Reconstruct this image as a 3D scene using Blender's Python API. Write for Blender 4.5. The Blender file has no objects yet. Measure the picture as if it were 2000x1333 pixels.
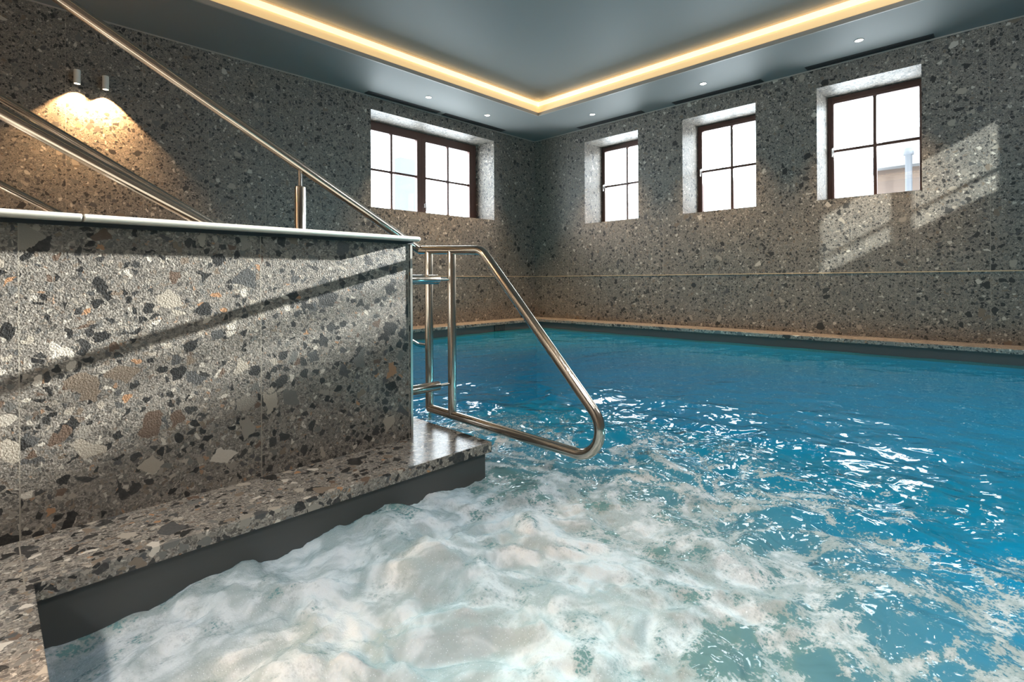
import bpy, math, random
import numpy as np
from mathutils import Vector, Matrix
random.seed(7)
C = bpy.context.scene.collection
SC = bpy.context.scene

# ------------------------------------------------------------------ camera
EYE = 0.75
cam_d = bpy.data.cameras.new('camera'); cam = bpy.data.objects.new('camera', cam_d); C.objects.link(cam)
yaw, roll = 0.7753, -0.0055
fw = Vector((math.cos(yaw), math.sin(yaw), 0)); rt = Vector((math.sin(yaw), -math.cos(yaw), 0)); up = Vector((0, 0, 1))
r2 = rt*math.cos(roll) + up*math.sin(roll); u2 = up*math.cos(roll) - rt*math.sin(roll)
M3 = Matrix((r2, u2, -fw)).transposed()
cam.matrix_world = Matrix.Translation((0, 0, EYE)) @ M3.to_4x4()
cam_d.sensor_width = 36; cam_d.lens = 36*1009.2/2000; cam_d.shift_y = -(666.5-548.2)/2000
cam_d.clip_start = 0.02; cam_d.clip_end = 300
SC.camera = cam

# ------------------------------------------------------------------ view, sky, suns
SC.view_settings.view_transform = 'Standard'; SC.view_settings.look = 'None'
SC.view_settings.exposure = 0.0; SC.view_settings.gamma = 1.0; SC.view_settings.use_curve_mapping = False
w = bpy.data.worlds.new('sky'); SC.world = w; w.use_nodes = True
bg = w.node_tree.nodes['Background']; bg.inputs[0].default_value = (0.87, 0.94, 1.0, 1); bg.inputs[1].default_value = 18.0
cy = SC.cycles
cy.max_bounces = 7; cy.diffuse_bounces = 3; cy.glossy_bounces = 4; cy.transmission_bounces = 4; cy.transparent_max_bounces = 10
cy.caustics_reflective = False; cy.caustics_refractive = False; cy.use_denoising = True

def light(name, kind, energy, color, loc=(0,0,0), direction=None, parent=None, **kw):
    d = bpy.data.lights.new(name, kind); d.energy = energy; d.color = color
    for k, v in kw.items(): setattr(d, k, v)
    o = bpy.data.objects.new(name, d); C.objects.link(o); o.location = loc
    if direction is not None: o.rotation_euler = Vector(direction).to_track_quat('-Z', 'Y').to_euler()
    if parent: o.parent = parent
    return o
SUN1 = Vector((-1, 0.12, -0.26))        # low sun through the right-hand windows
light('sun', 'SUN', 48.0, (1.0, 1.0, 0.96), direction=SUN1, angle=math.radians(0.8))
light('second_sun', 'SUN', 6.5, (0.95, 1.0, 0.96), direction=(1, 0.83, -0.446), angle=math.radians(0.9))  # added second sun for light thrown back through the window behind the camera

# ------------------------------------------------------------------ dimensions (metres; stone coping top z = 0)
YL, XR, ZC = 7.1465, 7.9733, 3.6216     # left wall, right wall, soffit
YN, XB = -1.40, -3.0                    # wall behind the camera, rear wall
WZ = -0.17                              # water level
REC = 0.78                              # wall thickness
FR = 0.52                               # depth of a window frame in its opening
XF0, YF0 = 7.52, 6.70                   # inner edges of the far copings
YP, XP = 2.0755, 1.434                  # half wall face and end
LX, LY = 1.648, 1.752                   # ledge end and edge
LX0 = 0.083                             # inner edge of the coping at the left
PANEL = 0.672

# ------------------------------------------------------------------ materials
def mat(name):
    m = bpy.data.materials.new(name); m.use_nodes = True
    nt = m.node_tree; nt.nodes.clear(); out = nt.nodes.new('ShaderNodeOutputMaterial')
    return m, nt, out
class NT:
    def __init__(s, nt): s.nt = nt
    def n(s, t, ins=None, **kw):
        nd = s.nt.nodes.new('ShaderNode'+t)
        for k, v in kw.items(): setattr(nd, k, v)
        for k, v in (ins or {}).items():
            if hasattr(v, 'is_output') or isinstance(v, bpy.types.NodeSocket): s.nt.links.new(v, nd.inputs[k])
            else: nd.inputs[k].default_value = v
        return nd
    def math(s, op, a, b=0.0, clamp=False):
        return s.n('Math', {0: a, 1: b}, operation=op, use_clamp=clamp).outputs[0]
    def vmath(s, op, a, b):
        return s.n('VectorMath', {0: a, 1: b}, operation=op).outputs[0]
    def mix(s, f, a, b):
        nd = s.nt.nodes.new('ShaderNodeMix'); nd.data_type = 'RGBA'
        for i, v in ((0, f), (6, a), (7, b)):
            if isinstance(v, bpy.types.NodeSocket): s.nt.links.new(v, nd.inputs[i])
            else: nd.inputs[i].default_value = v
        return nd.outputs[2]
    def smooth(s, v, a, b, lo=0.0, hi=1.0):
        nd = s.n('MapRange', {0: v, 1: a, 2: b, 3: lo, 4: hi}, interpolation_type='SMOOTHSTEP'); return nd.outputs[0]
    def ramp(s, v, stops, interp='LINEAR'):
        nd = s.n('ValToRGB', {0: v}); cr = nd.color_ramp; cr.interpolation = interp
        while len(cr.elements) > 1: cr.elements.remove(cr.elements[-1])
        cr.elements[0].position = stops[0][0]; cr.elements[0].color = (*stops[0][1], 1)
        for p, c in stops[1:]:
            e = cr.elements.new(p); e.color = (*c, 1)
        return nd.outputs[0]

def plain(name, col, rough=0.5, metal=0.0, spec=0.5, emit=None, es=0.0, bump=None, coat=0.0):
    m, nt, out = mat(name); g = NT(nt)
    ins = {'Base Color': (*col, 1), 'Roughness': rough, 'Metallic': metal, 'Specular IOR Level': spec, 'Coat Weight': coat}
    if emit: ins['Emission Color'] = (*emit, 1); ins['Emission Strength'] = es
    b = g.n('BsdfPrincipled', ins)
    if bump:
        sc, st, dist = bump
        tc = g.n('TexCoord').outputs['Object']
        nz = g.n('TexNoise', {'Vector': tc, 'Scale': sc, 'Detail': 4.0}).outputs[0]
        bp = g.n('Bump', {'Height': nz, 'Strength': st, 'Distance': dist}).outputs[0]
        nt.links.new(bp, b.inputs['Normal'])
    nt.links.new(b.outputs[0], out.inputs[0]); return m

def stone(name, axis=None, off=0.0, zj=None, rough=0.5, bump=0.5, gain=1.0, spec=0.5, big=0.10, joints=(), tone=1.0):
    """conglomerate: angular pebbles of five sizes in a fine grey matrix, slab by slab"""
    m, nt, out = mat(name); g = NT(nt)
    P = g.n('TexCoord').outputs['Object']
    sep = g.n('SeparateXYZ', {0: P})
    grout = None
    vec = P
    if axis is not None:
        c = sep.outputs[axis]
        t = g.math('DIVIDE', g.math('SUBTRACT', c, off), PANEL)
        idx = g.math('FLOOR', t)
        fr = g.math('ABSOLUTE', g.math('SUBTRACT', t, g.math('ROUND', t)))
        grout = g.math('LESS_THAN', g.math('MULTIPLY', fr, PANEL), 0.0018)
        if zj is not None:
            z = sep.outputs[2]
            idx2 = g.math('GREATER_THAN', z, zj)
            g2 = g.math('LESS_THAN', g.math('ABSOLUTE', g.math('SUBTRACT', z, zj)), 0.002)
            grout = g.math('MAXIMUM', grout, g2)
            idx = g.math('ADD', idx, g.math('MULTIPLY', idx2, 37.0))
        wn = g.n('TexWhiteNoise', {'W': idx}, noise_dimensions='1D').outputs['Color']
        vec = g.vmath('ADD', P, g.vmath('MULTIPLY', wn, (17.0, 13.0, 19.0)))
    wob = g.n('TexNoise', {'Vector': vec, 'Scale': 38.0, 'Detail': 2.0}).outputs['Color']
    wv = g.vmath('ADD', vec, g.vmath('MULTIPLY', g.vmath('SUBTRACT', wob, (0.5, 0.5, 0.5)), (0.022, 0.022, 0.022)))
    # matrix
    sp = g.n('TexVoronoi', {'Vector': vec, 'Scale': 240.0}).outputs['Color']
    spv = g.n('SeparateColor', {0: sp}).outputs[0]
    col = g.ramp(spv, [(0.0, (0.07, 0.064, 0.058)), (0.15, (0.15, 0.139, 0.125)), (0.55, (0.21, 0.196, 0.177)), (0.86, (0.28, 0.263, 0.24)), (1.0, (0.38, 0.36, 0.325))])
    cloud = g.n('TexNoise', {'Vector': vec, 'Scale': 5.0, 'Detail': 3.0}).outputs[0]
    col = g.mix(g.smooth(cloud, 0.35, 0.7), col, g.mix(0.45, col, (0.13, 0.12, 0.11, 1)))
    for k, (scl, pres, thr) in enumerate([(135.0, 0.55, 0.06), (75.0, 0.46, 0.07), (42.0, 0.38, 0.08), (24.0, 0.27, 0.08), (13.0, big, 0.07)]):
        v0 = g.vmath('ADD', wv, (3.1*k, 1.7*k, 5.3*k))
        cc = g.n('TexVoronoi', {'Vector': v0, 'Scale': scl, 'Randomness': 1.0}).outputs['Color']
        ed = g.n('TexVoronoi', {'Vector': v0, 'Scale': scl, 'Randomness': 1.0}, feature='DISTANCE_TO_EDGE').outputs['Distance']
        sc_ = g.n('SeparateColor', {0: cc})
        th = g.math('ADD', thr, g.math('MULTIPLY', sc_.outputs[2], 0.10))
        inside = g.smooth(g.math('SUBTRACT', ed, th), 0.0, 0.025)
        has = g.math('LESS_THAN', sc_.outputs[0], pres)
        msk = g.math('MULTIPLY', inside, has)
        pc = g.ramp(g.math('MULTIPLY', sc_.outputs[1], tone), [(0.0, (0.014, 0.014, 0.015)), (0.22, (0.030, 0.030, 0.031)), (0.40, (0.062, 0.064, 0.066)), (0.50, (0.13, 0.13, 0.126)),
                                     (0.60, (0.24, 0.225, 0.20)), (0.70, (0.17, 0.135, 0.105)), (0.78, (0.34, 0.31, 0.265)), (0.86, (0.50, 0.47, 0.42)), (0.93, (0.33, 0.185, 0.10)), (0.96, (0.11, 0.075, 0.055))], 'CONSTANT')
        var = g.n('TexNoise', {'Vector': vec, 'Scale': 110.0, 'Detail': 4.0, 'Roughness': 0.7}).outputs[0]
        pc = g.mix(g.smooth(var, 0.35, 0.8, 0.0, 0.16), pc, (0.22, 0.21, 0.19, 1))
        if k < 2: pc = g.mix(0.45 - 0.15*k, pc, (0.19, 0.178, 0.16, 1))
        col = g.mix(msk, col, pc)
    col = g.vmath('MULTIPLY', col, (gain*1.06, gain, gain*0.95))
    for (ax, pos) in joints:
        jj = g.math('LESS_THAN', g.math('ABSOLUTE', g.math('SUBTRACT', sep.outputs[ax], pos)), 0.0016)
        jj = g.math('MULTIPLY', jj, g.math('GREATER_THAN', sep.outputs[1], 1.748))
        grout = jj if grout is None else g.math('MAXIMUM', grout, jj)
    if grout is not None: col = g.mix(grout, col, (0.29, 0.255, 0.21, 1))
    b = g.n('BsdfPrincipled', {'Base Color': col, 'Roughness': rough, 'Specular IOR Level': spec})
    if bump:
        fine = g.n('TexNoise', {'Vector': vec, 'Scale': 210.0, 'Detail': 2.0}).outputs[0]
        hh = fine
        bp = g.n('Bump', {'Height': hh, 'Strength': bump, 'Distance': 0.004}).outputs[0]
        nt.links.new(bp, b.inputs['Normal'])
    nt.links.new(b.outputs[0], out.inputs[0]); return m

M = {}
M['stone_left'] = stone('stone_left_wall', 0, 0.602-PANEL*4, 2.27, rough=0.5, bump=0.25, tone=0.93, gain=0.88)
M['stone_right'] = stone('stone_right_wall', 1, 0.223-PANEL*4, None, rough=0.5, bump=0.25, tone=0.93, gain=0.88)
M['stone_half'] = stone('stone_half_wall', 0, 0.069-PANEL*4, None, rough=0.42, bump=0.4, big=0.20)
M['stone_ledge'] = stone('stone_ledge', None, rough=0.26, bump=0.04, gain=1.3, big=0.20, joints=((0, 0.066),))
M['stone_coping'] = stone('stone_coping', None, rough=0.3, bump=0.05, gain=1.4)
M['steel'] = plain('brushed_steel', (0.52, 0.46, 0.40), 0.17, 1.0, bump=(400.0, 0.02, 0.001))
M['steel_trim'] = plain('steel_trim', (0.70, 0.66, 0.60), 0.30, 1.0)
M['cap'] = plain('pale_metal_cap', (0.72, 0.68, 0.60), 0.35, 0.35)
M['gap_shade'] = plain('painted_gap_shade', (0.02, 0.024, 0.028), 0.6)
M['brass'] = plain('brass_line', (0.55, 0.40, 0.25), 0.45, 0.1)
M['ceiling'] = plain('ceiling_paint', (0.20, 0.205, 0.20), 0.6, spec=0.25)
M['ceil_trim'] = plain('ceiling_trim', (0.34, 0.30, 0.26), 0.5)
M['cove'] = plain('cove_paint', (0.62, 0.52, 0.40), 0.6)
M['led'] = plain('led_diffuser', (0.9, 0.85, 0.75), 0.5, emit=(1.0, 0.74, 0.42), es=1.15)
M['tape'] = plain('led_tape', (0.9, 0.85, 0.75), 0.5, emit=(1.0, 0.66, 0.30), es=6.0)
M['led_band'] = plain('led_lit_acrylic', (0.8, 0.65, 0.42), 0.5, emit=(0.82, 0.48, 0.17), es=0.68)
M['frame'] = plain('dark_window_paint', (0.105, 0.052, 0.042), 0.42)
M['chrome'] = plain('satin_handle', (0.75, 0.75, 0.75), 0.25, 1.0)
M['vent'] = plain('vent_black', (0.018, 0.019, 0.02), 0.5)
M['white_lamp'] = plain('lamp_white', (0.72, 0.70, 0.66), 0.4)
M['lens'] = plain('lamp_lens', (1, 1, 1), 0.4, emit=(1.0, 0.86, 0.62), es=14.0)
M['lens_small'] = plain('downlight_lens', (1, 1, 1), 0.4, emit=(1.0, 0.90, 0.74), es=26.0)
M['ring'] = plain('downlight_ring', (0.30, 0.29, 0.28), 0.4)
M['liner'] = plain('pool_liner_grey', (0.075, 0.075, 0.073), 0.5)
M['tile'] = plain('floor_tile', (0.22, 0.21, 0.19), 0.35)
M['plaster'] = plain('plain_wall', (0.30, 0.28, 0.25), 0.7)
M['brick'] = plain('brick', (0.052, 0.036, 0.028), 0.9)
M['roof'] = plain('roof_tiles', (0.044, 0.044, 0.046), 0.8)
M['pipe'] = plain('flue_metal', (0.034, 0.038, 0.045), 0.6)
M['render'] = plain('pale_render', (0.029, 0.033, 0.039), 0.8)
M['ground'] = plain('yard_ground', (0.30, 0.29, 0.25), 0.9)
M['uw'] = plain('pool_lamp_lens', (1, 1, 1), 0.4, emit=(0.6, 0.9, 1.0), es=6.0)

def glass_mat():
    m, nt, out = mat('window_glass'); g = NT(nt)
    f = g.math('ADD', 0.05, g.math('MULTIPLY', g.math('POWER', g.n('LayerWeight', {'Blend': 0.5}).outputs['Facing'], 5.0), 0.7))
    tr = g.n('BsdfTransparent', {'Color': (0.96, 0.98, 0.98, 1)}).outputs[0]
    gl = g.n('BsdfGlossy', {'Roughness': 0.02}).outputs[0]
    mx = g.n('MixShader', {0: f, 1: tr, 2: gl}); nt.links.new(mx.outputs[0], out.inputs[0]); return m
M['glass'] = glass_mat()

def pool_mat():
    m, nt, out = mat('pool_basin_blue'); g = NT(nt)
    P = g.n('TexCoord').outputs['Object']; z = g.n('SeparateXYZ', {0: P}).outputs[2]
    nz = g.n('TexNoise', {'Vector': P, 'Scale': 1.3, 'Detail': 3.0}).outputs[0]
    blue = g.mix(nz, (0.006, 0.27, 0.50, 1), (0.012, 0.36, 0.60, 1))
    col = g.mix(g.math('GREATER_THAN', z, WZ-0.03), blue, (0.075, 0.075, 0.073, 1))
    b = g.n('BsdfPrincipled', {'Base Color': col, 'Roughness': 0.5}); nt.links.new(b.outputs[0], out.inputs[0]); return m
M['pool'] = pool_mat()

def water_mat():
    m, nt, out = mat('pool_water'); g = NT(nt)
    P = g.n('TexCoord').outputs['Object']
    near = g.n('Attribute', attribute_name='stir').outputs['Fac']
    foam = g.n('Attribute', attribute_name='foam').outputs['Fac']
    milk = g.n('Attribute', attribute_name='milk').outputs['Fac']
    n1 = g.n('TexNoise', {'Vector': g.vmath('MULTIPLY', P, (0.8, 1.2, 1.0)), 'Scale': 3.2, 'Detail': 1.0, 'Distortion': 0.5}).outputs[0]
    n2 = g.n('TexNoise', {'Vector': P, 'Scale': 5.2, 'Detail': 1.2, 'Distortion': 1.2}).outputs[0]
    n3 = g.n('TexNoise', {'Vector': P, 'Scale': 15.0, 'Detail': 1.0, 'Distortion': 0.8}).outputs[0]
    h = g.math('ADD', g.math('MULTIPLY', n1, 0.014), g.math('MULTIPLY', g.math('MULTIPLY', n2, near), 0.042))
    h = g.math('ADD', h, g.math('MULTIPLY', g.math('MULTIPLY', n3, g.math('POWER', near, 2.0)), 0.008))
    bp = g.n('Bump', {'Height': h, 'Strength': 1.0, 'Distance': 1.0}).outputs[0]
    fr = g.math('ADD', 0.022, g.math('MULTIPLY', g.math('POWER', g.n('LayerWeight', {'Blend': 0.5, 'Normal': bp}).outputs['Facing'], 5.0), 0.95))
    tr = g.n('BsdfTransparent', {'Color': (0.55, 0.90, 0.98, 1)}).outputs[0]
    df = g.n('BsdfDiffuse', {'Color': (0.006, 0.245, 0.345, 1), 'Normal': bp}).outputs[0]
    body = g.n('MixShader', {0: 0.45, 1: tr, 2: df}).outputs[0]
    mk = g.n('BsdfDiffuse', {'Color': (0.16, 0.29, 0.285, 1), 'Normal': bp}).outputs[0]
    body = g.n('MixShader', {0: milk, 1: body, 2: mk}).outputs[0]
    gl = g.n('BsdfGlossy', {'Roughness': 0.012, 'Normal': bp}).outputs[0]
    wat = g.n('MixShader', {0: fr, 1: body, 2: gl}).outputs[0]
    # froth: soft white and grey-green billows, dotted with bubbles and painted glints
    v1 = g.n('TexVoronoi', {'Vector': P, 'Scale': 85.0}).outputs['Distance']
    vb = g.n('TexVoronoi', {'Vector': P, 'Scale': 190.0}); v2 = vb.outputs['Distance']
    bub = g.math('ADD', g.math('MULTIPLY', v1, 0.6), g.math('MULTIPLY', v2, 0.5))
    n4 = g.n('TexNoise', {'Vector': P, 'Scale': 45.0, 'Detail': 6.0, 'Roughness': 0.72, 'Distortion': 0.8}).outputs[0]
    n5 = g.n('TexNoise', {'Vector': P, 'Scale': 12.0, 'Detail': 5.0, 'Roughness': 0.58, 'Distortion': 1.4}).outputs[0]
    n6 = g.n('TexNoise', {'Vector': P, 'Scale': 5.5, 'Detail': 3.5, 'Roughness': 0.55, 'Distortion': 1.0}).outputs[0]
    fm = g.math('ADD', foam, g.math('MULTIPLY', g.math('SUBTRACT', n4, 0.5), 0.9))
    fm = g.math('ADD', fm, g.math('MULTIPLY', g.math('SUBTRACT', bub, 0.45), 0.75))
    fm = g.math('ADD', fm, g.math('MULTIPLY', g.math('SUBTRACT', n5, 0.5), 1.3))
    fmask = g.smooth(fm, 0.34, 0.55)
    bpf = g.n('Bump', {'Height': g.math('ADD', bub, n4), 'Strength': 0.4, 'Distance': 0.006}).outputs[0]
    fcol = g.ramp(fm, [(0.34, (0.28, 0.36, 0.35)), (0.52, (0.50, 0.54, 0.52)), (0.72, (0.69, 0.68, 0.645)), (1.0, (0.84, 0.825, 0.79))])
    fcol = g.mix(g.smooth(n6, 0.62, 0.40, 0.0, 0.62), fcol, (0.25, 0.31, 0.28, 1))
    bead_glint = g.math('MULTIPLY', g.smooth(v2, 0.30, 0.10), g.math('GREATER_THAN', g.n('SeparateColor', {0: vb.outputs['Color']}).outputs[0], 0.55))  # bubble beads, whitened as painted glints
    fcol = g.mix(g.math('MULTIPLY', bead_glint, 0.7), fcol, (0.92, 0.93, 0.93, 1))
    fp = g.n('BsdfPrincipled', {'Base Color': fcol, 'Roughness': 0.16, 'Normal': bpf, 'Specular IOR Level': 0.5}).outputs[0]
    tl = g.n('BsdfTranslucent', {'Color': fcol}).outputs[0]
    ft = g.n('MixShader', {0: 0.25, 1: fp, 2: tl}).outputs[0]
    fin = g.n('MixShader', {0: fmask, 1: wat, 2: ft})
    nt.links.new(fin.outputs[0], out.inputs[0]); return m
M['water'] = water_mat()

# ------------------------------------------------------------------ mesh helpers
class MB:
    def __init__(s): s.v = []; s.f = []; s.sm = []
    def add(s, vs, fs, smooth=False):
        o = len(s.v); s.v += [tuple(v) for v in vs]; s.f += [tuple(i+o for i in f) for f in fs]; s.sm += [smooth]*len(fs)
    def box(s, x0, x1, y0, y1, z0, z1):
        x0, x1 = sorted((x0, x1)); y0, y1 = sorted((y0, y1)); z0, z1 = sorted((z0, z1))
        s.add([(x0,y0,z0),(x1,y0,z0),(x1,y1,z0),(x0,y1,z0),(x0,y0,z1),(x1,y0,z1),(x1,y1,z1),(x0,y1,z1)],
              [(0,3,2,1),(4,5,6,7),(0,1,5,4),(1,2,6,5),(2,3,7,6),(3,0,4,7)]); return s
    def prism(s, poly, axis, a, b):
        """poly of 2D points extruded along axis (0:x, 1:y, 2:z)"""
        def p3(q, t):
            return (t, q[0], q[1]) if axis == 0 else (q[0], t, q[1]) if axis == 1 else (q[0], q[1], t)
        n = len(poly)
        s.add([p3(q, a) for q in poly]+[p3(q, b) for q in poly], [tuple(range(n))[::-1], tuple(range(n, 2*n))]+[(i, (i+1) % n, n+(i+1) % n, n+i) for i in range(n)])
        return s
    def tube(s, pts, r, seg=24, caps=True):
        P = [Vector(p) for p in pts]; n = len(P); rings = []
        T = [(P[min(i+1, n-1)]-P[max(i-1, 0)]).normalized() for i in range(n)]
        d0 = [(P[i+1]-P[i]).normalized() for i in range(n-1)]
        a = Vector((0, 0, 1)) if abs(d0[0].z) < 0.9 else Vector((1, 0, 0))
        N = (a - d0[0]*a.dot(d0[0])).normalized()
        vs = []
        for i in range(n):
            if i == 0: t = d0[0]
            elif i == n-1: t = d0[-1]
            else: t = (d0[i-1]+d0[i]).normalized()
            N = (N - t*N.dot(t)).normalized(); B = t.cross(N)
            k = 1.0
            for j in range(seg):
                q = 2*math.pi*j/seg; off = (N*math.cos(q)+B*math.sin(q))*r
                if 0 < i < n-1:   # mitre stretch in the bend plane
                    bd = (d0[i]-d0[i-1])
                    if bd.length > 1e-6:
                        bd.normalize(); c = max(0.5, d0[i-1].dot(t)); off += bd*(off.dot(bd))*(1/c-1)
                vs.append(P[i]+off)
        fs = []
        for i in range(n-1):
            for j in range(seg):
                fs.append((i*seg+j, i*seg+(j+1) % seg, (i+1)*seg+(j+1) % seg, (i+1)*seg+j))
        s.add(vs, fs, True)
        if caps:
            o = len(vs)
            s.add(vs[:seg], [tuple(range(seg))[::-1]]); s.add(vs[-seg:], [tuple(range(seg))])
        return s
    def lathe(s, prof, c, seg=32, axis='z', smooth=True):
        """prof list of (r, h) revolved around an axis through c"""
        vs = []
        for r, hh in prof:
            for j in range(seg):
                q = 2*math.pi*j/seg; a, b = r*math.cos(q), r*math.sin(q)
                v = {'z': (a, b, hh), 'x': (hh, a, b), 'y': (b, hh, a)}[axis]
                vs.append((c[0]+v[0], c[1]+v[1], c[2]+v[2]))
        fs = [(i*seg+j, i*seg+(j+1) % seg, (i+1)*seg+(j+1) % seg, (i+1)*seg+j) for i in range(len(prof)-1) for j in range(seg)]
        s.add(vs, fs, smooth); return s
    def build(s, name, material, parent=None, bevel=0.0, origin=None, seg=2):
        me = bpy.data.meshes.new(name)
        v = s.v
        if origin: v = [(a-origin[0], b-origin[1], c-origin[2]) for a, b, c in v]
        me.from_pydata(v, [], s.f); me.polygons.foreach_set('use_smooth', s.sm); me.materials.append(material); me.update()
        o = bpy.data.objects.new(name, me); C.objects.link(o)
        if origin: o.location = origin
        if parent: o.parent = parent
        if bevel:
            b = o.modifiers.new('bevel', 'BEVEL'); b.width = bevel; b.segments = seg; b.limit_method = 'ANGLE'
        return o
def tag(o, label=None, cat=None, group=None, kind=None):
    if label: o['label'] = label
    if cat: o['category'] = cat
    if group: o['group'] = group
    if kind: o['kind'] = kind
    return o
def thing(name, label, cat, group=None, kind=None, loc=(0, 0, 0)):
    o = bpy.data.objects.new(name, None); C.objects.link(o); o.empty_display_size = 0.1; o.location = loc
    return tag(o, label, cat, group, kind)
def struct(o, label=None, cat=None): return tag(o, label, cat, kind='structure')
def fillet(pts, radii, n=10):
    P = [Vector(p) for p in pts]; out = [P[0]]
    for i in range(1, len(P)-1):
        r = radii[i-1]
        if r <= 0: out.append(P[i]); continue
        a = (P[i-1]-P[i]).normalized(); b = (P[i+1]-P[i]).normalized()
        ang = a.angle(b); t = r/math.tan(ang/2); c = P[i]+(a+b).normalized()*(r/math.sin(ang/2))
        s, e = P[i]+a*t-c, P[i]+b*t-c
        for k in range(n+1):
            f = k/n; tot = s.angle(e); q = (s*math.sin((1-f)*tot)+e*math.sin(f*tot))/math.sin(tot); out.append(c+q)
    out.append(P[-1]); return out

# ------------------------------------------------------------------ walls with window openings (reveals included)
def wall_with_holes(name, material, axis, v0, v1, a0, a1, z0, z1, holes):
    """solid wall between v0..v1 on axis, spanning a0..a1 across and z0..z1 up, with rectangular through-holes (a,b,za,zb)"""
    mb = MB(); holes = sorted(holes); cur = a0
    def put(p0, p1, q0, q1):
        if p1-p0 < 1e-6 or q1-q0 < 1e-6: return
        if axis == 0: mb.box(v0, v1, p0, p1, q0, q1)
        else: mb.box(p0, p1, v0, v1, q0, q1)
    for (ha, hb, za, zb) in holes:
        put(cur, ha, z0, z1); put(ha, hb, z0, za); put(ha, hb, zb, z1); cur = hb
    put(cur, a1, z0, z1)
    return mb.build(name, material)
WR = [(0.832, 1.961, 1.824, 3.357), (2.762, 3.905, 1.822, 3.357), (4.725, 5.868, 1.822, 3.362)]
WLH = (4.19, 6.818, 1.905, 3.418)
WNH = (3.68, 6.23, 2.53, 3.57)
struct(wall_with_holes('wall_right', M['stone_right'], 0, XR, XR+REC, YN-REC, YL+REC, -1.7, 4.3, WR), 'right stone wall with three deep small windows', 'wall')
struct(wall_with_holes('wall_left', M['stone_left'], 1, YL, YL+REC, XB, XR, -1.7, 4.3, [WLH]), 'left stone wall with the wide double window and two lamps', 'wall')
struct(wall_with_holes('wall_near', M['stone_left'], 1, YN-0.14, YN, XB, XR, -1.7, 4.3, [WNH]), 'wall behind the viewer with one window', 'wall')
struct(wall_with_holes('wall_rear', M['plaster'], 0, XB-0.302, XB-0.002, YN-REC, YL+REC, -1.7, 4.3, []), 'plain wall at the head of the stairs', 'wall')

# ------------------------------------------------------------------ ceiling: soffit ring + raised middle
CX0, CX1, CY0, CY1 = -1.8, 6.79, -0.2, 5.99
ZT = ZC+0.27
mb = MB()
mb.box(XB, CX0, YN, YL, ZC, ZC+0.05); mb.box(CX1, XR, YN, YL, ZC, ZC+0.05)
mb.box(CX0, CX1, YN, CY0, ZC, ZC+0.05); mb.box(CX0, CX1, CY1, YL, ZC, ZC+0.05)
mb.box(XB, XR, YN, YL, ZT, ZT+0.1)
struct(mb.build('ceiling', M['ceiling']), 'grey ceiling with raised middle field', 'ceiling')
def cove(name, x0, x1, y0, y1, label, nx, ny):
    """one side of the light cove: dim lip, glowing orange band, cream diffuser"""
    t = thing(name, label, 'cove light', 'warm cove lights around the raised ceiling')
    def piece(nm, z0, z1, d0, d1, mt):
        b = MB()
        if nx: b.box(x0+nx*d0, x0+nx*d1, y0, y1, z0, z1)
        else: b.box(x0, x1, y0+ny*d0, y0+ny*d1, z0, z1)
        return b.build(nm, mt, t)
    piece('lip', ZC-0.002, ZC+0.052, 0.0, 0.02, M['ceil_trim'])
    piece('glowing_band', ZC+0.052, ZC+0.165, 0.0, 0.012, M['led_band'])
    piece('diffuser', ZC+0.165, ZC+0.222, 0.0, 0.045, M['led'])
    piece('led_tape', ZC+0.222, ZC+0.226, 0.012, 0.038, M['tape'])
    piece('upper_face', ZC+0.222, ZT, 0.0, 0.012, M['cove'])
    return t
cove('cove_light', CX0, CX1, CY1, CY1, 'long glowing cove strip running along the left side of the raised ceiling', 0, -1)
cove('cove_light', CX1, CX1, CY0, CY1, 'long glowing cove strip running along the right side of the raised ceiling', -1, 0)
cove('cove_light', CX0, CX1, CY0, CY0, 'cove strip on the near side of the raised ceiling', 0, 1)
cove('cove_light', CX0, CX0, CY0, CY1, 'cove strip on the rear side of the raised ceiling', 1, 0)
for nm, args, lab in (('trim_1', (XB, XR, YL-0.012, YL, ZC-0.014, ZC), 'thin shadow trim between left wall and ceiling'),
                      ('trim_2', (XR-0.012, XR, YN, YL-0.012, ZC-0.014, ZC), 'thin shadow trim between right wall and ceiling')):
    struct(MB().box(*args).build(nm, M['ceil_trim']), lab, 'trim')
struct(MB().box(4.0, XR, YL-0.006, YL, 0.822, 0.834).build('trim_3', M['brass']), 'thin brass line along the left wall at eye level', 'trim')
struct(MB().box(XR-0.006, XR, YN, YL-0.006, 0.822, 0.834).build('trim_4', M['brass']), 'thin brass line along the right wall at eye level', 'trim')

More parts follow.
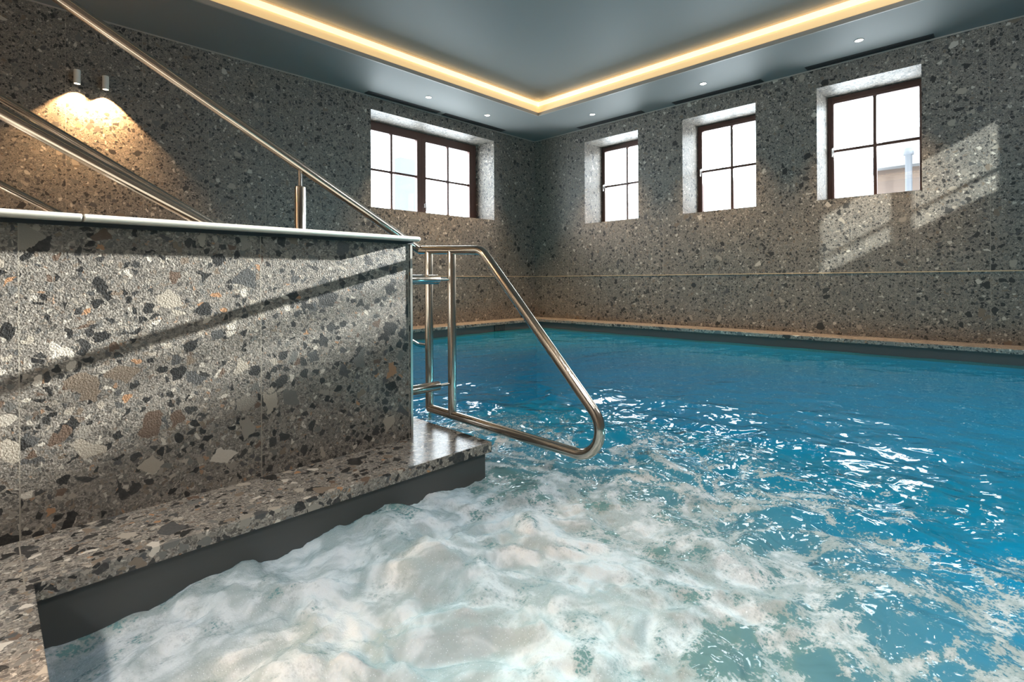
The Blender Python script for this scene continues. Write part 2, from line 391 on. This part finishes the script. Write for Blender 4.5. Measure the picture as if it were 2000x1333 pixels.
# ------------------------------------------------------------------ windows
def window(name, axis, v, a0, a1, z0, z1, double, label, sgn=1, zbar=None, vbar=True):
    """frame stands in its opening at depth v..v+0.07*sgn; axis is the wall normal"""
    t = thing(name, label, 'window', kind='structure')
    def bx(mb, p0, p1, q0, q1, d0, d1):
        if axis == 0: mb.box(v+sgn*d0, v+sgn*d1, p0, p1, q0, q1)
        else: mb.box(p0, p1, v+sgn*d0, v+sgn*d1, q0, q1)
    ft = 0.15 if double else 0.095; fs = 0.085 if double else 0.045
    f = MB()
    bx(f, a0, a0+fs, z0, z1, 0, 0.09); bx(f, a1-fs, a1, z0, z1, 0, 0.09)
    bx(f, a0+fs, a1-fs, z1-ft+0.04, z1, 0, 0.09); bx(f, a0+fs, a1-fs, z0, z0+0.045, 0, 0.09)
    f.build('frame', M['frame'], t, 0.004)
    spans = [(a0+fs, (a0+a1)/2), ((a0+a1)/2, a1-fs)] if double else [(a0+fs, a1-fs)]
    for (p, q) in spans:
        sw = 0.095 if double else 0.036
        zt, zb = z1-ft+0.04, z0+0.045
        s = MB(); bx(s, p, p+sw, zb, zt, -0.015, 0.055); bx(s, q-sw, q, zb, zt, -0.015, 0.055)
        bx(s, p+sw, q-sw, zt-0.045, zt, -0.015, 0.055); bx(s, p+sw, q-sw, zb, zb+0.035, -0.015, 0.055)
        so = s.build('sash', M['frame'], t, 0.004)
        m_ = MB(); mc = (p+q)/2; zm = zbar or (2.58 if not double else 2.615)
        if vbar: bx(m_, mc-0.020, mc+0.020, zb+0.035, zt-0.045, 0.0, 0.045)
        bx(m_, p+sw, q-sw, zm-0.019, zm+0.019, 0.004, 0.041)
        m_.build('glazing_bars', M['frame'], so)
        gb = MB(); bx(gb, p+sw-0.004, q-sw+0.004, zb+0.03, zt-0.04, 0.019, 0.025)
        gb.build('glass_pane', M['glass'], so)
    hm = MB()
    ha = (a1-fs-0.022) if not double else (a0+a1)/2+0.06
    hz = 2.60 if not double else z0+0.215
    bx(hm, ha-0.011, ha+0.011, hz-0.05, hz+0.03, -0.025, -0.015)
    bx(hm, ha-0.008, ha+0.008, hz-0.008, hz+0.008, -0.055, -0.025); bx(hm, ha-0.009, ha+0.009, hz-0.11, hz+0.008, -0.07, -0.055)
    hn = hm.build('handle', M['chrome'], t, 0.003); hn['label'] = 'satin chrome window handle'
    return t
FX, FY = XR+FR+0.05, YL+FR
window('window_1', 1, FY, WLH[0], WLH[1], WLH[2], WLH[3], True, 'wide double casement window in the left wall')
window('window_2', 0, FX, WR[2][0], WR[2][1], WR[2][2], WR[2][3], False, 'small window in the right wall nearest the corner')
window('window_3', 0, FX, WR[1][0], WR[1][1], WR[1][2], WR[1][3], False, 'middle small window of the right wall')
window('window_4', 0, FX, WR[0][0], WR[0][1], WR[0][2], WR[0][3], False, 'small window in the right wall farthest from the corner')
window('window_5', 1, YN-0.05, WNH[0], WNH[1], WNH[2], WNH[3], True, 'window in the wall behind the viewer', sgn=-1, zbar=2.85, vbar=False)
def portal(loc, sx, sy, direction):
    o = light('daylight_portal', 'AREA', 1.0, (1, 1, 1), loc, direction, shape='RECTANGLE', size=sx, size_y=sy); o.data.cycles.is_portal = True
for (a, b, z0, z1) in WR: portal((XR+0.70, (a+b)/2, (z0+z1)/2), b-a, z1-z0, (-1, 0, 0))
portal(((WLH[0]+WLH[1])/2, YL+0.72, 2.66), 2.63, 1.52, (0, -1, 0))
portal(((WNH[0]+WNH[1])/2, YN-0.13, 2.98), 2.55, 1.04, (0, 1, 0))

# ------------------------------------------------------------------ pool basin, deck, copings
ZF = -1.55
mb = MB()
mb.box(XB, XR, YN, YL, ZF-0.1, ZF)                                   # floor of the basin
mb.box(XF0+0.03, XR, YN, YL, ZF, -0.051); mb.box(XB, XF0+0.03, YF0+0.03, YL, ZF, -0.051)
mb.box(XB, LX0-0.018, YN, LY+0.02, ZF, -0.051)                          # under the deck at the left
mb.box(XB, LX-0.03, LY+0.014, YP+0.24, ZF, -0.051)                          # under the half wall
mb.box(XB, LX-0.03, 4.25, YF0+0.03, ZF, -0.051)
struct(mb.build('pool_basin', M['pool']), 'grey lined pool wall above bright blue basin', 'pool')
cp = MB()
cp.box(XF0, XR-0.001, YN+0.001, YL-0.001, -0.05, 0)
tag(cp.build('stone_coping', M['stone_coping'], bevel=0.003), 'narrow stone coping of the pool along the foot of the right wall', 'coping', 'pool copings')
tag(MB().box(XB, XF0, YF0, YL-0.001, -0.05, 0).build('stone_coping', M['stone_coping'], bevel=0.003), 'narrow stone coping of the pool along the foot of the left wall', 'coping', 'pool copings')
lg = MB().prism([(LX0, LY), (LX, LY), (LX, YP+0.24), (XB, YP+0.24), (XB, YN), (LX0, YN)], 2, -0.047, 0.0)
tag(lg.build('stone_ledge', M['stone_ledge'], bevel=0.002), 'polished pebbled stone ledge below the half wall above the foam', 'ledge')
struct(MB().box(XB, LX, 4.25, YF0, -0.05, 0.0).build('floor', M['tile']), 'deck beyond the stairs', 'floor')

# skimmer grille under the far coping
sk = thing('skimmer_grille', 'small dark skimmer inlet under the left coping near the far corner', 'pool fitting', loc=(6.53, YF0+0.03, -0.11))
MB().box(6.40, 6.66, YF0+0.018, YF0+0.03, -0.165, -0.055).build('frame', M['vent'], None, 0.003, origin=(6.53, YF0+0.03, -0.11)).parent = sk
sk.children[0].location = (0, 0, 0)
g_ = MB()
for k in range(6): g_.box(-0.115+k*0.04, -0.098+k*0.04, -0.02, -0.012, -0.045, 0.045)
g_.build('grille_bars', M['liner'], sk)

# ------------------------------------------------------------------ half wall with cap and corner trim
hw = thing('half_wall', 'pebbled stone half wall with rounded pale cap beside the stairs', 'half wall', loc=(0, YP, 0))
TH = 0.20
def child(mb, name, mt, par, bevel=0.0):
    loc = par.location; o = mb.build(name, mt, par, bevel, origin=tuple(loc)); o.location = (0, 0, 0); return o
child(MB().box(XB, XP-0.012, YP, YP+TH, 0.0, 0.934), 'stone_facing', M['stone_half'], hw)
child(MB().box(XP-0.012, XP, YP-0.003, YP+TH, 0.0, 0.934), 'corner_trim', M['steel_trim'], hw)['label'] = 'thin metal corner strip'
child(MB().box(XB, XP+0.002, YP-0.012, YP+TH-0.01, 0.925, 0.938), 'shadow_gap', M['gap_shade'], hw)  # solid near-black strip painted as the shade of a recess under the cap
y0c, y1c, zc0, zc1 = YP-0.050, YP+TH+0.02, 0.938, 0.9605
def cap_poly():
    r = (zc1-zc0)/2; pts = []
    for k in range(17):
        q = math.pi/2+math.pi*k/16; pts.append((y0c+r+r*math.cos(q), zc0+r+r*math.sin(q)))
    return pts + [(y1c, zc0), (y1c, zc1)]
for nm, a, b in (('cap', XB, 0.209), ('cap', 0.211, XP+0.016)):
    o = child(MB().prism(cap_poly(), 0, a, b), nm, M['cap'], hw, 0.004); o['label'] = 'pale rounded metal cap'

# ------------------------------------------------------------------ stairs down into the pool
st = MB(); x = LX
ys, ye = YP+0.24, 4.25
for k in range(1, 6): st.box(x+0.3*(k-1), x+0.3*k, ys, ye, ZF, -0.163*k-0.075)
for k in range(1, 12): st.box(x-0.3*k, x-0.3*(k-1), ys, ye, -0.05, 0.163*(k-1)+0.0005)
st.box(XB, x-0.3*11, ys, ye, -0.05, 0.163*11)
tag(st.build('staircase', M['stone_coping']), 'stone stairs descending into the pool behind the half wall', 'stairs')

# ------------------------------------------------------------------ handrails
RT = 0.0225; SL = 0.543
YA, XA0 = 2.40, 1.71
YB_ = 4.10
def zA(x): return 0.924+SL*(XA0-x)
nh = thing('handrail', 'steel double handrail above the half wall ending in a loop over the pool', 'handrail', 'stair handrails', loc=(XA0, YA, 0))
def ch(mb, name, par, mt=None, bevel=0.0): return child(mb, name, mt or M['steel'], par, bevel)
ch(MB().tube([(-1.6, YA, zA(-1.6)), (XA0+0.002, YA, zA(XA0))], RT), 'upper_rail', nh)
lowA = [(-1.6, YA, zA(-1.6)-0.515), (0.95, YA, zA(0.95)-0.515), (1.05, YA, zA(1.05)-0.515)]
ch(MB().tube(lowA, RT), 'lower_rail', nh)
# loop in the plane x = XA0
loop = fillet([(XA0, 2.40, 0.924), (XA0, 1.882, 0.9), (XA0, 1.028, 0.028), (XA0, 2.316, 0.051)], [0.10, 0.115], 12)
ch(MB().tube(loop, RT), 'pool_loop', nh)
for yy, zt, zb in ((2.316, 0.920, 0.051), (2.118, 0.911, 0.046)):
    ch(MB().tube([(XA0, yy, zb-(0.0 if yy > 2.2 else 0)), (XA0, yy, zt)], RT if yy < 2.2 else RT), 'loop_post', nh)
for zz in (0.757, 0.214):
    b = ch(MB().lathe([(0.0, XP), (0.024, XP), (0.024, 1.6195), (0.022, 1.6225), (0.0, 1.6225)], (0, 2.118, zz), 28, 'x', True), 'wall_bracket', nh)
    md = b.modifiers.new('edges', 'EDGE_SPLIT'); md.split_angle = math.radians(40)
    r_ = MB().tube([(1.62, 2.118, zz), (XA0, 2.118, zz)], 0.0075, 16).build('rod', M['steel'], b, origin=(XA0, YA, 0)); r_.location = (0, 0, 0)
def rail_post(x, yy, ztop, zbot, par, org):
    b = child(MB().lathe([(0.0, zbot), (0.045, zbot), (0.045, zbot+0.008), (0.024, zbot+0.008), (0.024, ztop-0.09), (0.022, ztop-0.086), (0.0, ztop-0.086)], (x, yy, 0), 28, 'z', True), 'post', M['steel'], par)
    md = b.modifiers.new('edges', 'EDGE_SPLIT'); md.split_angle = math.radians(40)
    r_ = MB().tube([(x, yy, ztop-0.09), (x, yy, ztop)], 0.0075, 16).build('rod', M['steel'], b, origin=org); r_.location = (0, 0, 0)
def ztread(x): return 0.163*math.floor((LX-x)/0.3) if x < LX else 0.0
for px in (1.035, -0.75):
    rail_post(px, YA, zA(px)-0.01, ztread(px)+0.001, nh, (XA0, YA, 0))
fh = thing('handrail', 'steel double handrail on the far side of the stairs near the lamps', 'handrail', 'stair handrails', loc=(2.0, YB_, 0))
def zB(x): return 1.837-0.586*(x-0.0)
upB = fillet([(-1.6, YB_, zB(-1.6)), (2.86, YB_, zB(2.86)), (3.12, YB_, zB(2.86)-0.04)], [0.22], 10)
upB = fillet([(-1.6, YB_, zB(-1.6)), (2.89, YB_, zB(2.89)), (3.03, YB_, zB(2.89)-0.03), (3.03, YB_, -0.6)], [0.12, 0.05], 8)
ch(MB().tube(upB, 0.0225), 'upper_rail', fh)
def zD(x): return 1.345-0.586*x
ch(MB().tube([(-1.6, YB_, zD(-1.6)), (2.0, YB_, zD(2.0))], 0.0225), 'lower_rail', fh)
for px in (1.30, -0.9):
    rail_post(px, YB_, zB(px)-0.01, ztread(px)+0.001, fh, (2.0, YB_, 0))

# ------------------------------------------------------------------ vents, downlights, wall lamps
def vent(x0, x1, y0, y1, label):
    t = thing('ceiling_vent', label, 'vent', 'slot vents along the ceiling edge', loc=((x0+x1)/2, (y0+y1)/2, ZC))
    child(MB().box(x0, x1, y0, y1, ZC-0.006, ZC), 'frame', M['vent'], t)
    s = MB(); along_x = (x1-x0) > (y1-y0)
    for k in range(3):
        f = 0.2+0.3*k
        if along_x: s.box(x0+0.01, x1-0.01, y0+(y1-y0)*f-0.004, y0+(y1-y0)*f+0.004, ZC-0.012, ZC-0.006)
        else: s.box(x0+(x1-x0)*f-0.004, x0+(x1-x0)*f+0.004, y0+0.01, y1-0.01, ZC-0.012, ZC-0.006)
    child(s, 'slat', M['vent'], t)
vent(4.06, 5.42, 6.98, 7.11, 'black slot vent above the left half of the wide window')
vent(5.53, 6.97, 6.98, 7.11, 'black slot vent above the right half of the wide window')
vent(7.80, 7.935, 4.56, 5.92, 'black slot vent above the small window nearest the corner')
vent(7.80, 7.935, 2.63, 4.00, 'black slot vent above the middle small window')
vent(7.80, 7.935, 0.70, 2.06, 'black slot vent above the small window farthest from the corner')
def downlight(x, y, label, e=430.0, col=(1.0, 0.68, 0.40), spread=80, soft=0.04):
    t = thing('downlight', label, 'downlight', 'round recessed downlights in the ceiling edge', loc=(x, y, ZC))
    child(MB().lathe([(0.052, ZC), (0.052, ZC-0.006), (0.046, ZC-0.008), (0.040, ZC-0.002)], (x, y, 0), 32), 'ring', M['ring'], t)
    child(MB().lathe([(0.041, ZC-0.003), (0.02, ZC-0.0045), (0.0, ZC-0.005)], (x, y, 0), 32), 'lens', M['lens_small'], t)
    l = light('downlight_lamp', 'SPOT', e, col, (0, 0, -0.02), (0, 0, -1), t, spot_size=math.radians(spread), spot_blend=0.9, shadow_soft_size=soft)
downlight(4.863, 6.567, 'recessed downlight above the middle of the wide window')
downlight(6.112, 6.567, 'recessed downlight between the wide window and the corner')
downlight(7.377, 5.258, 'recessed downlight in front of the small window nearest the corner')
downlight(7.377, 3.286, 'recessed downlight in front of the middle small window')
downlight(7.377, 1.359, 'recessed downlight in front of the small window farthest from the corner')
for xx, tx in ((0.2, 'first'), (1.8, 'second'), (3.4, 'third'), (5.0, 'fourth')):  # out-of-view downlights added as fill for the near zone
    downlight(xx, -0.8, 'added unseen fill downlight in the ceiling edge behind the viewer, %s from the rear' % tx, 270.0, (1.0, 0.98, 0.94), 105, 0.12)
downlight(-2.4, 0.6, 'added unseen fill downlight in the ceiling edge over the deck', 900.0, (1.0, 0.98, 0.94), 115, 0.3)  # unseen, added to brighten the ledge and foam
downlight(-2.4, 1.7, 'added unseen fill downlight in the ceiling edge beside the half wall', 700.0, (1.0, 0.98, 0.94), 115, 0.3)  # unseen, added as more fill on the ledge top
downlight(-2.4, 3.6, 'added unseen warm downlight in the ceiling edge above the stairs', 1300.0, (1.0, 0.68, 0.42), 160, 0.1)  # unseen, added to warm the left wall and rails
def wall_lamp(x, label):
    z0, z1, yl = 2.845, 2.993, YL-0.085
    t = thing('wall_lamp', label, 'wall lamp', 'cylinder lamps on the left wall', loc=(x, YL, 2.92))
    b = child(MB().lathe([(0.0, z1), (0.026, z1), (0.0295, z1-0.003), (0.0295, z0), (0.0255, z0), (0.0255, z0+0.012)], (x, yl, 0), 32), 'cylinder', M['white_lamp'], t)
    md = b.modifiers.new('edges', 'EDGE_SPLIT'); md.split_angle = math.radians(40)
    child(MB().lathe([(0.0, z0+0.006), (0.0255, z0+0.006)], (x, yl, 0), 32), 'lens', M['lens'], t)
    child(MB().box(x-0.012, x+0.012, yl+0.027, YL, 2.90, 2.94), 'wall_mount', M['white_lamp'], t)
    light('wall_lamp_beam', 'SPOT', 220.0, (1.0, 0.60, 0.28), (0, -0.085, z0-0.004-2.92), (0, 0.06, -1), t, spot_size=math.radians(96), spot_blend=0.35, shadow_soft_size=0.012)
wall_lamp(0.688, 'left one of two small white cylinder lamps shining down the stone wall')
wall_lamp(0.926, 'right one of two small white cylinder lamps shining down the stone wall')

# ------------------------------------------------------------------ pool lights below the water
def pool_light(loc, d, label, e):
    t = thing('pool_light', label, 'pool light', 'underwater pool lights', loc=loc)
    ax = 'y' if abs(d[1]) > 0.5 else 'x'
    sg = d[1] if ax == 'y' else d[0]
    child(MB().lathe([(0.0, 0.012*sg), (0.09, 0.012*sg), (0.11, 0.0)], loc, 32, ax), 'lens', M['uw'], t)
    light('pool_lamp', 'AREA', e, (0.40, 0.93, 1.0), (0.05*d[0], 0.05*d[1], 0), d, t, shape='DISK', size=0.2)
pool_light((3.0, YN+0.001, -0.75), (0, 1, 0), 'round light under water in the near pool wall, first', 36)
pool_light((5.5, YN+0.001, -0.75), (0, 1, 0), 'round light under water in the near pool wall, second', 36)
pool_light((LX-0.029, 5.4, -0.75), (1, 0, 0), 'round light under water in the pool wall beyond the stairs', 90)
pool_light((LX0+0.021, 0.3, -0.75), (1, 0, 0), 'round light under water below the deck', 36)

# ------------------------------------------------------------------ outdoors seen through the glass
hs = thing('brick_house', 'washed out brick house with grey roof seen through the small window farthest from the corner', 'house', loc=(16, 0, 0))
child(MB().box(16, 22, -2.4, 2.6, -0.5, 3.55), 'brick_wall', M['brick'], hs)
child(MB().prism([(15.6, 3.5), (22.4, 3.5), (19.0, 5.15)], 1, -2.6, 2.75), 'roof', M['roof'], hs)
child(MB().lathe([(0.07, 2.0), (0.07, 3.7), (0.10, 3.7), (0.10, 3.85), (0.0, 3.88)], (15.45, 1.86, 0), 20), 'flue_pipe', M['pipe'], hs)
h2 = thing('white_house', 'faint pale narrow building behind the left casement of the wide window', 'house', loc=(12, 16, 0))
child(MB().box(10.55, 11.3, 16, 16.35, -0.5, 5.25), 'wall', M['render'], h2)

# ------------------------------------------------------------------ water surface
def hash2(ix, iy, seed):
    n = (ix.astype(np.int64)*374761393 + iy.astype(np.int64)*668265263 + seed*982451653) & 0xffffffff
    n = ((n ^ (n >> 13))*1274126177) & 0xffffffff
    return ((n ^ (n >> 16)) & 0xffffff)/float(0xffffff)
def gnoise(x, y, seed=0):
    ix, iy = np.floor(x), np.floor(y); fx, fy = x-ix, y-iy
    ux, uy = fx*fx*fx*(fx*(fx*6-15)+10), fy*fy*fy*(fy*(fy*6-15)+10)
    def gr(dx, dy):
        a = hash2(ix+dx, iy+dy, seed)*2*np.pi
        return np.cos(a)*(fx-dx)+np.sin(a)*(fy-dy)
    a, b, c, d = gr(0, 0), gr(1, 0), gr(0, 1), gr(1, 1)
    return (a+(b-a)*ux+(c-a)*uy+(a-b-c+d)*ux*uy)*1.4
def fbm(x, y, o=4, seed=0, g=0.5):
    s = 0; a = 1.0; t = 0
    for k in range(o): s = s+a*gnoise(x, y, seed+k*17); t += a; x, y, a = x*2.03+5.1, y*2.03+3.7, a*g
    return s/t
def sstep(v, a, b):
    t = np.clip((v-a)/(b-a), 0, 1); return t*t*(3-2*t)
def axis_pts(lo, hi, fine_lo, fine_hi, h0, growth, hmax):
    mid = list(np.arange(fine_lo, fine_hi, h0)); p = [mid[-1]]; h = h0
    while p[-1] < hi: h = min(hmax, h*growth); p.append(p[-1]+h)
    p[-1] = hi; q = [mid[0]]; h = h0
    while q[-1] > lo: h = min(hmax, h*growth); q.append(q[-1]-h)
    q[-1] = lo
    return np.array(q[:0:-1]+mid+p[1:])
gx = axis_pts(LX0-0.016, XF0+0.04, 0.10, 2.3, 0.0085, 1.022, 0.045)
gy = axis_pts(YN+0.002, YF0+0.04, 0.15, 1.78, 0.0085, 1.022, 0.045)
X_, Y_ = np.meshgrid(gx, gy, indexing='ij')
def water_fields(X, Y):
    r = np.hypot((X-0.80)*0.92, (Y-1.25)*0.95)
    stir = np.exp(-(np.maximum(r-1.0, 0)/1.6)**2)
    wx, wy = X+0.25*fbm(X*1.7, Y*1.7, 3, 51), Y+0.25*fbm(X*1.7+9, Y*1.7+4, 3, 52)
    ring = np.sin(r*15+5*fbm(X*1.1, Y*1.1, 3, 11))*np.exp(-((r-1.5)/1.0)**2)
    chop = fbm(wx*2.6, wy*2.6, 2, 21)
    rip = fbm(wx*6.0, wy*6.0, 2, 23)
    far = fbm(X*1.1, Y*1.9, 2, 31)
    z = 0.010*far + 0.008*ring + 0.045*chop*stir + 0.020*rip*(0.06+stir)
    ridg = np.clip(1-np.abs(fbm(wx*3.4, wy*3.4, 4, 61))*3.2, 0, 1)
    ridg2 = np.clip(1-np.abs(fbm(wx*8.0+3, wy*8.0, 4, 71))*3.0, 0, 1)
    core = sstep(r, 1.20, 0.25)
    foam = core*(0.62+0.55*fbm(wx*2.8+1, wy*2.8, 4, 62)) + sstep(r, 2.55, 0.9)*(0.60*ridg**1.4+0.36*ridg2**1.4-0.01)
    holes = sstep(fbm(wx*2.1+7, wy*2.1, 3, 81), 0.12, 0.36)*sstep(r, 0.10, 0.4)
    foam = np.clip(foam-(0.22+0.23*sstep(r, 0.6, 1.1))*holes, 0, 1.15)*sstep(r, 2.75, 2.0)
    lump = np.maximum(0, fbm(wx*3.4+2, wy*3.4+8, 4, 91, 0.42)+0.22)
    mound = sstep(r, 1.25, 0.2)*(0.020+0.085*lump)
    edge = sstep(np.minimum(X-LX0, 9), 0.0, 0.45)
    z = z*(1-0.45*core)+mound*edge+0.022*np.clip(foam, 0, 1)*fbm(wx*12, wy*12, 4, 93, 0.52)
    milk = np.clip(sstep(1.75-r, 0.0, 1.1)*0.9+0.25*sstep(foam, 0.1, 0.5), 0, 1)
    return z, foam, milk, np.clip(0.08+stir, 0, 1)
Z_, FO, MI, ST = water_fields(X_, Y_)
Z_ = np.minimum(WZ+Z_, -0.052)
nx_, ny_ = X_.shape
idx = np.arange(nx_*ny_).reshape(nx_, ny_)
quads = np.stack([idx[:-1, :-1], idx[1:, :-1], idx[1:, 1:], idx[:-1, 1:]], -1).reshape(-1, 4)
cx = (X_[:-1, :-1]+X_[1:, 1:])/2; cy = (Y_[:-1, :-1]+Y_[1:, 1:])/2
keep = ~((cx < LX-0.03) & (cy > LY+0.014))
keep = keep.reshape(-1)
fo_f = (FO[:-1, :-1]+FO[1:, :-1]+FO[1:, 1:]+FO[:-1, 1:]).reshape(-1)/4
V = np.stack([X_, Y_, Z_], -1).reshape(-1, 3)
def water_obj(name, q):
    used = np.unique(q); mp = -np.ones(len(V), dtype=np.int64); mp[used] = np.arange(len(used))
    me = bpy.data.meshes.new(name); qq = mp[q]
    me.vertices.add(len(used)); me.vertices.foreach_set('co', V[used].astype(np.float32).reshape(-1))
    me.loops.add(qq.size); me.loops.foreach_set('vertex_index', qq.reshape(-1).astype(np.int32))
    me.polygons.add(len(qq)); me.polygons.foreach_set('loop_start', np.arange(0, qq.size, 4, dtype=np.int32))
    me.polygons.foreach_set('use_smooth', np.ones(len(qq), dtype=bool))
    me.update(calc_edges=True); me.validate()
    for an, arr in (('foam', FO), ('milk', MI), ('stir', ST)):
        at = me.attributes.new(an, 'FLOAT', 'POINT'); at.data.foreach_set('value', arr.reshape(-1)[used].astype(np.float32))
    me.materials.append(M['water']); o = bpy.data.objects.new(name, me); C.objects.link(o); return o
isf = fo_f > 0.38
tag(water_obj('pool_water', quads[keep & ~isf]), 'clear blue rippling pool water with bright window glints', 'water', kind='stuff')
tag(water_obj('whirlpool_foam', quads[keep & isf]), 'white churning whirlpool foam below the stone ledge', 'foam', kind='stuff')
